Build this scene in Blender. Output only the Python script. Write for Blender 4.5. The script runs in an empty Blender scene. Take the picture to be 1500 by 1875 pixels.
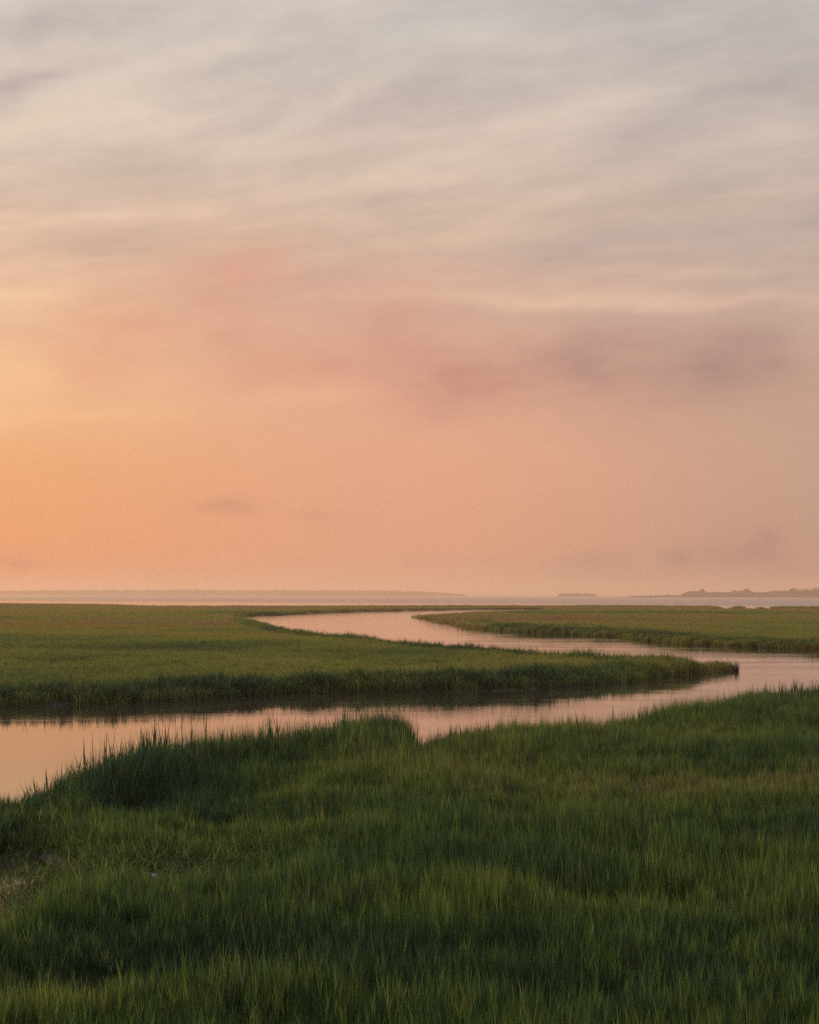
import bpy, math, random
import numpy as np
from mathutils import Vector, Matrix
rng = np.random.default_rng(7)
random.seed(7)
S = bpy.context.scene
COL = S.collection
R = math.radians

# ------------------------------------------------------------------ camera
F, CX, HY, ROLL, CAMZ = 3125.0, 750.0, 1089.5, 0.0020, 6.0
cd = bpy.data.cameras.new('camera')
cam = bpy.data.objects.new('camera', cd); COL.objects.link(cam)
cam.location = (0, 0, CAMZ)
cam.rotation_euler = (Matrix.Rotation(R(90), 3, 'X') @ Matrix.Rotation(ROLL, 3, 'Z')).to_euler()
cd.sensor_fit = 'VERTICAL'; cd.sensor_height = 36.0; cd.sensor_width = 28.8
cd.lens = F / 1875 * 36.0
cd.shift_y = (HY - 937.5) / 1875.0
cd.clip_start = 0.2; cd.clip_end = 60000
S.camera = cam
S.render.resolution_x, S.render.resolution_y = 819, 1024

# ------------------------------------------------------------------ colour management / cycles
S.view_settings.view_transform = 'Standard'; S.view_settings.look = 'None'
S.view_settings.exposure = 0.0; S.view_settings.gamma = 1.0
S.view_settings.use_curve_mapping = False
S.render.engine = 'CYCLES'
S.cycles.use_denoising = False
S.cycles.max_bounces = 6; S.cycles.diffuse_bounces = 3; S.cycles.glossy_bounces = 3
S.cycles.transmission_bounces = 3; S.cycles.transparent_max_bounces = 8; S.cycles.volume_bounces = 1
S.cycles.sample_clamp_indirect = 4.0

def lin(c):
    c = np.asarray(c, float) / 255.0
    return tuple(np.where(c <= .04045, c / 12.92, ((c + .055) / 1.055) ** 2.4))

SUN_AZ, SUN_EL = R(-46), R(12)          # left of the frame, low

# ------------------------------------------------------------------ node helper
class NB:
    def __init__(s, tree): s.t = tree; s.n = tree.nodes; s.l = tree.links
    def node(s, typ, **kw):
        n = s.n.new(typ)
        for k, v in kw.items(): setattr(n, k, v)
        return n
    def put(s, sock, v):
        if isinstance(v, bpy.types.NodeSocket): s.l.new(v, sock)
        elif v is not None: sock.default_value = v
    def m(s, op, a, b=None, c=None, clamp=False):
        n = s.node('ShaderNodeMath', operation=op, use_clamp=clamp)
        s.put(n.inputs[0], a); s.put(n.inputs[1], b)
        if c is not None: s.put(n.inputs[2], c)
        return n.outputs[0]
    def vm(s, op, a, b=None):
        n = s.node('ShaderNodeVectorMath', operation=op)
        s.put(n.inputs[0], a); s.put(n.inputs[1], b)
        return n.outputs[0]
    def xyz(s, x, y, z):
        n = s.node('ShaderNodeCombineXYZ')
        s.put(n.inputs[0], x); s.put(n.inputs[1], y); s.put(n.inputs[2], z)
        return n.outputs[0]
    def smooth(s, v, a, b, lo=0., hi=1.):
        n = s.node('ShaderNodeMapRange', interpolation_type='SMOOTHSTEP')
        s.put(n.inputs[0], v)
        for i, q in enumerate((a, b, lo, hi)): s.put(n.inputs[i + 1], q)
        return n.outputs[0]
    def lerpmap(s, v, a, b, lo, hi):
        n = s.node('ShaderNodeMapRange', interpolation_type='LINEAR')
        s.put(n.inputs[0], v)
        for i, q in enumerate((a, b, lo, hi)): s.put(n.inputs[i + 1], q)
        return n.outputs[0]
    def noise(s, vec, scale, detail=3., rough=.5, dist=0.):
        n = s.node('ShaderNodeTexNoise')
        s.put(n.inputs['Vector'], vec); n.inputs['Scale'].default_value = scale
        n.inputs['Detail'].default_value = detail; n.inputs['Roughness'].default_value = rough
        n.inputs['Distortion'].default_value = dist
        return n.outputs[0]
    def mix(s, f, a, b, blend='MIX'):
        n = s.node('ShaderNodeMix', data_type='RGBA', blend_type=blend)
        s.put(n.inputs[0], f)
        for i, v in ((6, a), (7, b)):
            if isinstance(v, (tuple, list)): v = (*v[:3], 1.0)
            s.put(n.inputs[i], v)
        return n.outputs[2]
    def ramp(s, f, stops):
        n = s.node('ShaderNodeValToRGB'); e = n.color_ramp.elements
        while len(e) < len(stops): e.new(0.5)
        for q, (p, c) in zip(e, sorted(stops)):
            q.position = p; q.color = (*c, 1.0)
        s.put(n.inputs[0], f)
        return n.outputs[0]

# ------------------------------------------------------------------ sky
W = bpy.data.worlds.new("World"); S.world = W; W.use_nodes = True
W.node_tree.nodes.clear(); b = NB(W.node_tree)
def build_sky(b):
    tc = b.node('ShaderNodeTexCoord').outputs['Generated']
    d = b.vm('NORMALIZE', tc)
    sep = b.node('ShaderNodeSeparateXYZ'); b.put(sep.inputs[0], d)
    x, y, z = sep.outputs
    az = b.m('ARCTAN2', x, y)                       # 0 straight ahead, negative to the left
    el = b.m('MAXIMUM', b.m('ARCSINE', z), 0.0)
    fe = b.m('SQRT', b.m('DIVIDE', el, math.pi / 2))
    def E(py):                                      # height in the sky of a picture row
        return math.sqrt(max(0., math.atan((1089 - py) / F)) / (math.pi / 2))
    hi = lin((212, 214, 228))  # unseen sky overhead, brightened to light the grass
    def stops(rows, top=hi):
        return [(E(p), lin(c)) for p, c in rows] + [(.62, tuple(.6 * t + .4 * u for t, u in zip(lin(rows[-1][1]), top))), (1.0, top)]
    L = b.ramp(fe, stops([(1088, (236, 144, 92)), (1000, (240, 158, 106)), (850, (240, 172, 120)), (700, (244, 190, 144)),
                          (560, (232, 188, 156)), (430, (218, 186, 164)), (250, (217, 199, 184)), (50, (208, 197, 187))]))
    M = b.ramp(fe, stops([(1088, (216, 156, 130)), (1000, (226, 160, 128)), (850, (231, 168, 136)), (700, (228, 172, 144)),
                          (560, (218, 178, 156)), (430, (212, 184, 164)), (250, (212, 193, 180)), (50, (209, 199, 190))]))
    Rr = b.ramp(fe, stops([(1088, (180, 142, 124)), (1000, (190, 150, 132)), (850, (200, 160, 140)), (700, (198, 162, 142)),
                           (560, (202, 174, 158)), (430, (196, 176, 164)), (250, (198, 184, 174)), (50, (197, 188, 183))]))
    G = b.ramp(fe, [(0, lin((255, 176, 108))), (.2, lin((255, 196, 132))), (.36, lin((250, 206, 160))), (.5, lin((214, 196, 180))), (1, hi)])
    B = b.ramp(fe, [(0, lin((160, 148, 156))), (.25, lin((172, 168, 184))), (.5, lin((190, 194, 212))), (1, hi)])  # unseen sky behind the camera, brightened to fill the grass
    c = b.mix(b.smooth(az, R(-14.5), R(0.5)), L, M)
    c = b.mix(b.smooth(az, R(-0.5), R(14.5)), c, Rr)
    c = b.mix(b.smooth(az, R(-14), R(-34), 0, 1), c, G)
    c = b.mix(b.smooth(az, R(14), R(75)), c, B)
    c = b.mix(b.smooth(az, R(-60), R(-115)), c, B)

    # cloud sheets high up, seen in perspective: position on a flat layer overhead
    zz = b.m('ADD', b.m('MAXIMUM', z, 0.0), 0.12)
    px_ = b.m('DIVIDE', x, zz); py_ = b.m('DIVIDE', y, zz)
    warpv = b.xyz(px_, py_, 0.0)
    wv = b.node('ShaderNodeTexNoise'); b.put(wv.inputs['Vector'], warpv); wv.inputs['Scale'].default_value = .9; wv.inputs['Detail'].default_value = 2
    wsum = b.vm('ADD', warpv, b.vm('MULTIPLY', wv.outputs['Color'], (.55, .4, 0)))
    mp = b.node('ShaderNodeMapping', vector_type='TEXTURE'); b.put(mp.inputs[0], wsum)
    mp.inputs['Rotation'].default_value = (0, 0, R(-32)); mp.inputs['Scale'].default_value = (1.1, .62, 1)
    mp.inputs['Location'].default_value = (3.1, 1.7, 0)
    wisps = b.noise(mp.outputs[0], 1.25, 6, .56)
    mp2 = b.node('ShaderNodeMapping', vector_type='TEXTURE'); b.put(mp2.inputs[0], wsum)
    mp2.inputs['Rotation'].default_value = (0, 0, R(-26)); mp2.inputs['Scale'].default_value = (.62, .24, 1)
    fine = b.noise(mp2.outputs[0], 1.6, 5, .6)
    hiF = b.smooth(el, R(6.5), R(13))
    w = b.m('MULTIPLY', b.m('SUBTRACT', wisps, .5), 1.0)
    f = b.m('MULTIPLY', b.m('SUBTRACT', fine, .5), .58)
    wf = b.m('MULTIPLY', b.m('ADD', w, f), hiF)
    gain = b.m('ADD', 1.0, b.m('MULTIPLY', wf, .85))
    warmshift = b.xyz(b.m('MULTIPLY', gain, b.m('ADD', 1.0, b.m('MULTIPLY', wf, .10))), gain,
                      b.m('MULTIPLY', gain, b.m('ADD', 1.0, b.m('MULTIPLY', wf, -.22))))
    c = b.mix(1.0, c, warmshift, 'MULTIPLY')

    mot = b.noise(b.xyz(az, b.m('MULTIPLY', el, 2.2), 5.1), 34, 5, .62)
    mg = b.m('MULTIPLY_ADD', b.m('MULTIPLY', b.m('SUBTRACT', mot, .5), b.smooth(el, R(3), R(9), .05, .20)), 1.0, 1.0)
    c = b.mix(1.0, c, b.xyz(mg, mg, mg), 'MULTIPLY')
    # separate cloud banks and bright gaps, soft edged and frayed by noise
    n1 = b.node('ShaderNodeTexNoise'); b.put(n1.inputs['Vector'], b.xyz(b.m('MULTIPLY', az, 1.0), b.m('MULTIPLY', el, 1.7), 0.3))
    n1.inputs['Scale'].default_value = 13; n1.inputs['Detail'].default_value = 5; n1.inputs['Roughness'].default_value = .55
    s2 = b.node('ShaderNodeSeparateXYZ'); b.put(s2.inputs[0], n1.outputs['Color'])
    n2 = b.noise(b.xyz(az, b.m('MULTIPLY', el, 2.6), 2.3), 26, 5, .6)
    azw = b.m('ADD', az, b.m('MULTIPLY', b.m('SUBTRACT', s2.outputs[0], .5), .085))
    elw = b.m('ADD', el, b.m('MULTIPLY', b.m('SUBTRACT', s2.outputs[1], .5), .03))
    def blob(px, py, sx, sy, col, amt, slope=0.0, mode='MIX', fray=.55):
        nonlocal c
        a0 = math.atan((px - CX) / F); e0 = math.atan((1089 - py) / F)
        du = b.m('DIVIDE', b.m('SUBTRACT', azw, a0), sx / F)
        ev = b.m('SUBTRACT', elw, e0)
        if slope: ev = b.m('SUBTRACT', ev, b.m('MULTIPLY', b.m('SUBTRACT', azw, a0), slope))
        dv = b.m('DIVIDE', ev, sy / F)
        r2 = b.m('ADD', b.m('MULTIPLY', du, du), b.m('MULTIPLY', dv, dv))
        g = b.m('EXPONENT', b.m('MULTIPLY', r2, -1.0))
        fr = b.m('MULTIPLY_ADD', b.m('SUBTRACT', n2, .5), fray * 3, 1.0)
        g = b.m('MULTIPLY', g, b.m('MULTIPLY', fr, amt), clamp=True)
        c = b.mix(g, c, lin(col), mode)
    for a in SKY_BLOBS:
        k_ = 1.22 if 500 < a[1] < 800 else 1.0
        blob(a[0], a[1], a[2] * k_, a[3] * k_, a[4], a[5] * (.72 if k_ > 1 else 1.0), *a[6:])
    # clear air of the evening behind the cloud sheet
    sky = b.node('ShaderNodeTexSky', sky_type='NISHITA', sun_disc=False)
    sky.sun_elevation = SUN_EL; sky.sun_rotation = SUN_AZ; sky.dust_density = 3.0; sky.air_density = 1.5
    bg1 = b.node('ShaderNodeBackground'); b.put(bg1.inputs[0], sky.outputs[0]); bg1.inputs[1].default_value = .06
    bg2 = b.node('ShaderNodeBackground'); b.put(bg2.inputs[0], c); bg2.inputs[1].default_value = 1.0
    mx = b.node('ShaderNodeMixShader'); mx.inputs[0].default_value = .97
    b.put(mx.inputs[1], bg1.outputs[0]); b.put(mx.inputs[2], bg2.outputs[0])
    o = b.node('ShaderNodeOutputWorld'); b.put(o.inputs[0], mx.outputs[0])
#            px    py   sx   sy   colour            amount slope
SKY_BLOBS = [
    (  20,  560, 160,  16, (255, 214, 172), .60, 0.02),
    ( -30,  690, 230,  75, (252, 204, 156), .42, 0.00),
    (  60,  770, 260,  14, (255, 200, 146), .35, 0.02),
    ( 520,  725, 330,  16, (246, 188, 150), .45, 0.00),
    ( 175,  640,  85,  75, (226, 154, 126), .62, 0.10),
    ( 410,  585, 140, 100, (217, 154, 132), .72, 0.00),
    ( 460,  500,  90,  40, (222, 158, 138), .50, 0.20),
    ( 560,  665, 110,  34, (214, 150, 128), .55, 0.00),
    ( 745,  625, 105,  72, (206, 146, 130), .78, -.08),
    ( 860,  700, 130,  42, (190, 134, 122), .75, 0.10),
    (1080,  668, 120,  66, (172, 132, 126), .82, 0.00),
    (1335,  660, 110,  58, (162, 128, 124), .85, 0.10),
    ( 720,  520, 170,  36, (216, 168, 150), .50, 0.05),
    (1090,  548, 300,  10, (236, 200, 172), .65, -.01),
    (1130,  580, 260,  13, (190, 158, 150), .45, 0.00),
    (1260,  500, 260,  10, (222, 190, 168), .40, 0.02),
    ( 950,  462, 160,  14, (192, 166, 154), .45, 0.05),
    (1200,  440, 280,  26, (182, 164, 160), .50, 0.06),
    (1200,  395, 300,  22, (214, 188, 168), .40, 0.08),
    ( 410,  938,  66,  18, (200, 138, 116), .50, 0.05),
    ( 600,  940,  55,  15, (212, 150, 124), .40, 0.00),
    (1380, 1015,  55,  40, (170, 130, 122), .50, 0.00),
    (1080, 1030, 130,  22, (196, 146, 130), .40, 0.00),
    ( 850, 1030, 120,  18, (206, 148, 128), .35, 0.00),
    (1300, 1050, 300,  22, (178, 136, 124), .40, 0.00),
    ( 260, 1035, 260,  16, (226, 150, 112), .35, 0.00),
    (1375,  992,  22,  22, (168, 130, 120), .50, 0.00),
    (1372, 1022,  60,  18, (170, 132, 122), .48, 0.00),
    (1445, 1030,  36,  14, (170, 130, 122), .45, 0.00),
    (1240, 1022,  46,  18, (170, 130, 118), .60, 0.00),
    (1080, 1026,  44,  16, (180, 134, 118), .60, 0.00),
    (  55, 1032,  60,  16, (204, 132, 102), .60, 0.00),
    (  60,  240, 210,  34, (228, 208, 188), .80, 0.30),
    ( 300,  130, 230,  24, (222, 207, 192), .75, 0.25),
    ( 600,  190, 140,  18, (222, 206, 190), .70, 0.35),
    ( 820,   60, 180,  34, (212, 204, 196), .50, 0.15),
    ( 230,    8, 160,  18, (214, 204, 192), .50, 0.10),
    (  30,  170, 110,  26, (176, 162, 160), .65, 0.30),
    ( 130,   60, 200,  34, (178, 168, 166), .60, 0.20),
    ( 740,  180, 120,  26, (188, 174, 168), .45, 0.20),
    ( 450,  310, 260,  26, (198, 178, 166), .45, 0.15),
    ( 150,  360, 150,  12, (222, 196, 174), .50, 0.05),
]
build_sky(b)

# ------------------------------------------------------------------ sun (low, veiled by the haze, left of the view)
sl = bpy.data.lights.new('sun', 'SUN'); sl.energy = 3.0; sl.angle = R(10); sl.color = (1.0, .66, .38)
so = bpy.data.objects.new('sun', sl); COL.objects.link(so)
sd = Vector((math.sin(SUN_AZ) * math.cos(SUN_EL), math.cos(SUN_AZ) * math.cos(SUN_EL), math.sin(SUN_EL)))
so.rotation_euler = sd.to_track_quat('Z', 'Y').to_euler(); so.location = (-40, 40, 30)

# ------------------------------------------------------------------ helpers
def P(px, py, z=0.0):
    """point of the place seen at a spot of the photograph, at height z"""
    dx, dy = px - CX, py - HY
    c, s = math.cos(ROLL), math.sin(ROLL)
    dx, dy = dx * c + dy * s, -dx * s + dy * c
    t = (CAMZ - z) / (max(dy, .35) / F)
    return (dx / F * t, t)

def mesh_obj(name, verts, faces, mat=None, parent=None, smooth=False):
    me = bpy.data.meshes.new(name)
    verts = np.asarray(verts, np.float32)
    if isinstance(faces, np.ndarray):
        me.vertices.add(len(verts)); me.vertices.foreach_set('co', verts.ravel())
        k = faces.shape[1]
        me.loops.add(faces.size); me.loops.foreach_set('vertex_index', faces.astype(np.int32).ravel())
        me.polygons.add(len(faces)); me.polygons.foreach_set('loop_start', np.arange(0, faces.size, k, dtype=np.int32))
        me.update(calc_edges=True)
    else:
        me.from_pydata([tuple(v) for v in verts], [], faces); me.update()
    if smooth: me.polygons.foreach_set('use_smooth', np.ones(len(me.polygons), bool))
    if mat: me.materials.append(mat)
    o = bpy.data.objects.new(name, me)
    COL.objects.link(o)
    if parent: o.parent = parent
    return o

def material(name):
    m = bpy.data.materials.new(name); m.use_nodes = True; m.node_tree.nodes.clear()
    return m, NB(m.node_tree)

def grid(n, nv, faces_only=True):
    i, j = np.meshgrid(np.arange(n - 1), np.arange(nv - 1), indexing='ij')
    a = (i * nv + j).ravel()
    return np.stack([a, a + nv, a + nv + 1, a + 1], 1)

# smooth value noise for layout decisions
class VN:
    def __init__(s, seed): s.g = np.random.default_rng(seed).random((256, 256))
    def __call__(s, x, y):
        xi, yi = np.floor(x).astype(int), np.floor(y).astype(int)
        fx, fy = x - xi, y - yi
        fx, fy = fx * fx * (3 - 2 * fx), fy * fy * (3 - 2 * fy)
        g = lambda a, b_: s.g[a % 256, b_ % 256]
        return (g(xi, yi) * (1 - fx) + g(xi + 1, yi) * fx) * (1 - fy) + (g(xi, yi + 1) * (1 - fx) + g(xi + 1, yi + 1) * fx) * fy
    def fbm(s, x, y, o=3):
        v, a, t = 0, 1, 0
        for k in range(o):
            v = v + a * s(x * 2 ** k + 17 * k, y * 2 ** k + 5 * k); t += a; a *= .5
        return v / t
N1, N2, N3, N4 = VN(1), VN(2), VN(3), VN(4)

# ------------------------------------------------------------------ shorelines
north = [(-900, 1302, 0), (-400, 1298, 0), (0, 1294, 0), (200, 1290, 0), (350, 1283, 0), (440, 1276, 0), (525, 1271, 0), (650, 1268, 0), (750, 1267, 0),
         (850, 1267, 0), (950, 1264, 0), (1030, 1259, 0), (1100, 1253, 0), (1190, 1243, 0), (1262, 1235, 0), (1300, 1230, 0), (1318, 1225, 0),
         (1312, 1217, .5), (1285, 1206, 1.1), (1240, 1199, 1.35), (1190, 1194, 1.45), (1130, 1190.5, 1.5), (1050, 1187, 1.5), (990, 1184, 1.5), (900, 1177, 1.5),
         (850, 1174, 1.5), (760, 1170, 1.5), (680, 1162, 1.5), (600, 1155, 1.5), (560, 1151, 1.45), (500, 1143, 1.4), (470, 1137, 1.2),
         (416, 1131.4, 0.2), (436, 1129, 0), (500, 1126, 0), (560, 1123, 0), (650, 1120, 0), (750, 1118, 0), (860, 1116.2, 0), (1003, 1115.8, 0),
         (1006, 1117.5, 1.0), (900, 1119, 1.1), (850, 1120.5, 1.1), (800, 1124, 1.1), (778, 1127, .9), (766, 1129, 0), (790, 1134, 0), (827, 1142, 0), (867, 1149, 0), (920, 1155, 0), (975, 1160, 0),
         (1050, 1163, 0), (1150, 1167, 0), (1190, 1174, 0), (1250, 1180, 0), (1350, 1184, 0), (1450, 1188, 0), (1500, 1189.5, 0), (1800, 1196, 0), (2600, 1206, 0),
         (3000, 1113.5, 1.2), (1800, 1112.5, 1.2), (1500, 1112.6, 1.2), (1400, 1113, 1.2), (1322, 1113, 1.2), (1308, 1109.4, 1.2), (1290, 1108.2, 1.2),
         (1110, 1107.4, 1.2), (1000, 1107.8, 1.2), (780, 1107.6, 1.2), (600, 1108.2, 1.2), (455, 1107.9, 1.2), (400, 1108.6, 1.2), (250, 1107.6, 1.2), (160, 1105.2, 1.2),
         (0, 1104, 1.2), (-400, 1103.5, 1.2), (-1400, 1104, 1.2)]
south = [(-900, 1620, 1.1), (-500, 1530, 1.1), (-150, 1478, 1.35), (0, 1452, 1.5), (50, 1440, 1.5), (110, 1437, 1.35), (128, 1440, 1.2), (150, 1418, 1.55), (200, 1398, 1.6), (300, 1374, 1.6),
         (400, 1364, 1.6), (500, 1361, 1.55), (550, 1353, 1.55), (600, 1341, 1.6), (650, 1332, 1.65), (700, 1326, 1.7), (744, 1329, 1.7),
         (752, 1362, 1.3), (768, 1357, 1.3), (800, 1345, 1.25), (900, 1325, 1.25), (1000, 1309, 1.35), (1100, 1299, 1.45), (1180, 1300, 1.3), (1235, 1288, 1.35), (1300, 1280, 1.4), (1400, 1271, 1.4),
         (1500, 1265, 1.4), (1900, 1250, 1.4), (2600, 1235, 1.4)]
def shore(pts, close_extra=()):
    pw = [P(*p) for p in pts] + list(close_extra)
    pw = np.array(pw)
    out = []
    for i in range(len(pw)):
        a, b_ = pw[i], pw[(i + 1) % len(pw)]
        L = np.hypot(*(b_ - a)); dist = min(np.hypot(*a), np.hypot(*b_))
        n = int(min(14, max(1, L / (0.012 * dist + .3))))
        for k in range(n):
            p = a + (b_ - a) * k / n
            d0 = np.hypot(*p)
            nrm = np.array([-(b_ - a)[1], (b_ - a)[0]]) / (L + 1e-6)
            sc = 1 / (.02 * d0 + .8)
            w_ = (N1.fbm(np.array([p[0] * sc + 9]), np.array([p[1] * sc * .6 + 4]), 2)[0] - .5)
            out.append(p + nrm * w_ * (.006 * d0 + .45))
    return np.array(out)
POLY_N = shore(north)
south = [(a, b_, c_ - (.48 if 560 < a < 748 else .42 if a > 1320 else -.06 if a > 880 else .12 if a > 749 else .48 if 170 < a < 560 else .52 if a > -200 else 0)) for a, b_, c_ in south]
POLY_S = shore(south, [(140, 20), (90, -30), (-60, -30)])
# thin far-off strips and islets of marsh on the right, and small pools let into the marsh
def strip(x0, x1, y, hz, zt=1.0):
    (a, t), (c_, t2) = P(x0, y, zt), P(x1, y, zt)
    h = hz
    return np.array([(a, t), ((a + c_) / 2, t - h * .5), (c_, t2), ((a + c_) / 2, t2 + h * .5)])
ISLETS = [strip(1344, 1365, 1110.3, 16), strip(1388, 1396, 1110.6, 8), strip(1407, 1540, 1110.8, 30)]
def ellipse(cx, cy, rx, ry, n=22, k=.25):
    t = np.linspace(0, 2 * math.pi, n, endpoint=False)
    r = 1 + k * (N2(np.cos(t) * 1.7 + cx, np.sin(t) * 1.7 + cy) - .5) * 2
    return np.stack([cx + rx * r * np.cos(t), cy + ry * r * np.sin(t)], 1)
pc = P(52, 1108.3, 0.6); pd = P(1092, 1115.4, 0.6); pe = P(50, 1612, .3)
POOLS = [ellipse(*pc, 11, 60, k=.2), ellipse(*pd, 6, 13, k=.2)]
COVE = np.array([P(*q) for q in [(-300, 1545), (0, 1552), (80, 1566), (125, 1588), (158, 1614), (140, 1655), (105, 1705), (60, 1750), (-60, 1790), (-400, 1790)]])

def inside(poly, x, y):
    r = np.zeros(x.shape, bool)
    for i in range(len(poly)):
        (x1, y1), (x2, y2) = poly[i], poly[i - 1]
        if y1 == y2: continue
        cnd = ((y1 > y) != (y2 > y)) & (x < (x2 - x1) * (y - y1) / (y2 - y1) + x1)
        r ^= cnd
    return r
def edge_dist(poly, x, y):
    d = np.full(x.shape, 1e9)
    for i in range(len(poly)):
        (x1, y1), (x2, y2) = poly[i - 1], poly[i]
        ex, ey = x2 - x1, y2 - y1; L = ex * ex + ey * ey + 1e-9
        t = np.clip(((x - x1) * ex + (y - y1) * ey) / L, 0, 1)
        d = np.minimum(d, np.hypot(x - x1 - t * ex, y - y1 - t * ey))
    return d
def sdist(x, y):
    """positive inside marsh, negative over the creek and the sound"""
    sd_ = np.full(x.shape, -1e9)
    for poly in [POLY_N, POLY_S] + ISLETS:
        i = inside(poly, x, y); d = edge_dist(poly, x, y)
        sd_ = np.maximum(sd_, np.where(i, d, -d))
    for poly in POOLS:
        i = inside(poly, x, y); d = edge_dist(poly, x, y)
        sd_ = np.minimum(sd_, np.where(i, -d, d))
    return sd_

# low, wet hollows where the grass stands thin or short (seen as dark folds in the near marsh)
def pl(pts, z=.9): return np.array([P(x, y, z) for x, y in pts])
HOLLOWS = [(pl([(930, 1466), (1050, 1486), (1200, 1503), (1350, 1524), (1520, 1540)]), 1.5, .62),
           (pl([(455, 1484), (520, 1488), (585, 1484)]), 1.5, .75),
           (pl([(235, 1618), (300, 1611), (370, 1610), (430, 1614)], .35), 1.7, .92),
           (pl([(130, 1600), (190, 1596), (250, 1606)], .5), .8, .55),
           (pl([(960, 1612), (1040, 1616), (1085, 1614)]), .9, .60),
           (pl([(120, 1450), (215, 1462), (300, 1475)]), .7, .4),
           (pl([(0, 1745), (180, 1760), (380, 1750)]), .9, .45),
           (pl([(850, 1330), (1000, 1330), (1200, 1318), (1500, 1302)], 1.1), .9, .30),
           (pl([(650, 1560), (800, 1590), (930, 1600)]), .9, .35)]
def polyline_dist(pts, x, y):
    d = np.full(x.shape, 1e9)
    for i in range(1, len(pts)):
        (x1, y1), (x2, y2) = pts[i - 1], pts[i]
        ex, ey = x2 - x1, y2 - y1; L = ex * ex + ey * ey
        t = np.clip(((x - x1) * ex + (y - y1) * ey) / L, 0, 1)
        d = np.minimum(d, np.hypot(x - x1 - t * ex, y - y1 - t * ey))
    return d
def hollow(x, y):
    v = np.zeros(x.shape)
    for pts, w_, a in HOLLOWS:
        dd = polyline_dist(pts, x + (N3(x * .8, y * .8) - .5) * 1.2, y + (N2(x * .7, y * .7) - .5) * 1.6)
        v = np.maximum(v, a * np.exp(-(dd / w_) ** 2))
    return v
def cove(x, y):
    i = inside(COVE, x, y); d = edge_dist(COVE, x, y)
    return np.clip(.5 + np.where(i, d, -d) / .8, 0, 1)
def ground_z(x, y, sd_):
    z = np.where(sd_ > 0, .02 + .28 * np.clip(sd_ / 1.6, 0, 1) ** .7, -.9 * np.clip(-sd_ / 2.2, 0, 1) - .0)
    z = z + .12 * (N1.fbm(x * .21, y * .21) - .5) * (sd_ > 0) * np.clip(sd_ / 2, 0, 1)
    near = y < 90
    z = np.where(near, z - .22 * hollow(x, y) * (sd_ > 0), z)
    z = np.where(near, z - .42 * cove(x, y), z)
    return z

# ------------------------------------------------------------------ materials of the marsh
def ground_material():
    m, b = material('marsh_mud')
    g = b.node('ShaderNodeNewGeometry').outputs['Position']
    n = b.noise(g, .9, 5, .6); n2 = b.noise(g, 14, 4, .6)
    c = b.mix(n, (.018, .017, .013), (.040, .034, .024))
    c = b.mix(b.m('MULTIPLY', n2, .6), c, (.055, .046, .032))
    p = b.node('ShaderNodeBsdfPrincipled'); b.put(p.inputs['Base Color'], c); p.inputs['Roughness'].default_value = .75
    bp = b.node('ShaderNodeBump'); bp.inputs['Strength'].default_value = .5; bp.inputs['Distance'].default_value = .04
    b.put(bp.inputs['Height'], n2); b.put(p.inputs['Normal'], bp.outputs[0])
    b.put(b.node('ShaderNodeOutputMaterial').inputs[0], p.outputs[0])
    return m

def water_material():
    m, b = material('creek_water')
    g = b.node('ShaderNodeNewGeometry').outputs['Position']
    sep = b.node('ShaderNodeSeparateXYZ'); b.put(sep.inputs[0], g)
    dist = sep.outputs[1]
    # the creek lies nearly still, a breeze ruffles it in lanes; the open sound is rougher
    lanes = b.noise(b.vm('MULTIPLY', g, (.035, .11, 0)), 1.0, 3, .6)
    ruff = b.smooth(lanes, .42, .62, .35, 1.7)
    open_ = b.smooth(dist, 75, 420, 0, 1)
    sound = b.smooth(b.m('SUBTRACT', dist, b.m('MULTIPLY', sep.outputs[0], -.9)), 1080, 1350, 0, 1)
    fine = b.noise(b.vm('MULTIPLY', g, (6.0, 8.0, 0)), 1.0, 3, .6)
    mid = b.noise(b.vm('MULTIPLY', g, (.35, .7, 0)), 1.0, 3, .55)
    h = b.m('ADD', b.m('MULTIPLY', fine, .0052), b.m('MULTIPLY', mid, b.m('ADD', .010, b.m('MULTIPLY', sound, .05))))
    amp = b.m('MULTIPLY', ruff, b.m('ADD', .30, b.m('ADD', b.m('MULTIPLY', open_, 1.25), b.m('MULTIPLY', sound, 2.4))))
    h = b.m('MULTIPLY', h, amp)
    bp = b.node('ShaderNodeBump'); bp.inputs['Strength'].default_value = 1.0; bp.inputs['Distance'].default_value = 1.0
    b.put(bp.inputs['Height'], h)
    p = b.node('ShaderNodeBsdfPrincipled')
    p.inputs['Base Color'].default_value = (.042, .036, .026, 1)
    p.inputs['IOR'].default_value = 1.75
    b.put(p.inputs['Roughness'], b.m('ADD', .03, b.m('ADD', b.m('MULTIPLY', open_, .03), b.m('MULTIPLY', sound, .16))))
    b.put(p.inputs['Normal'], bp.outputs[0])
    b.put(b.node('ShaderNodeOutputMaterial').inputs[0], p.outputs[0])
    return m

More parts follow.
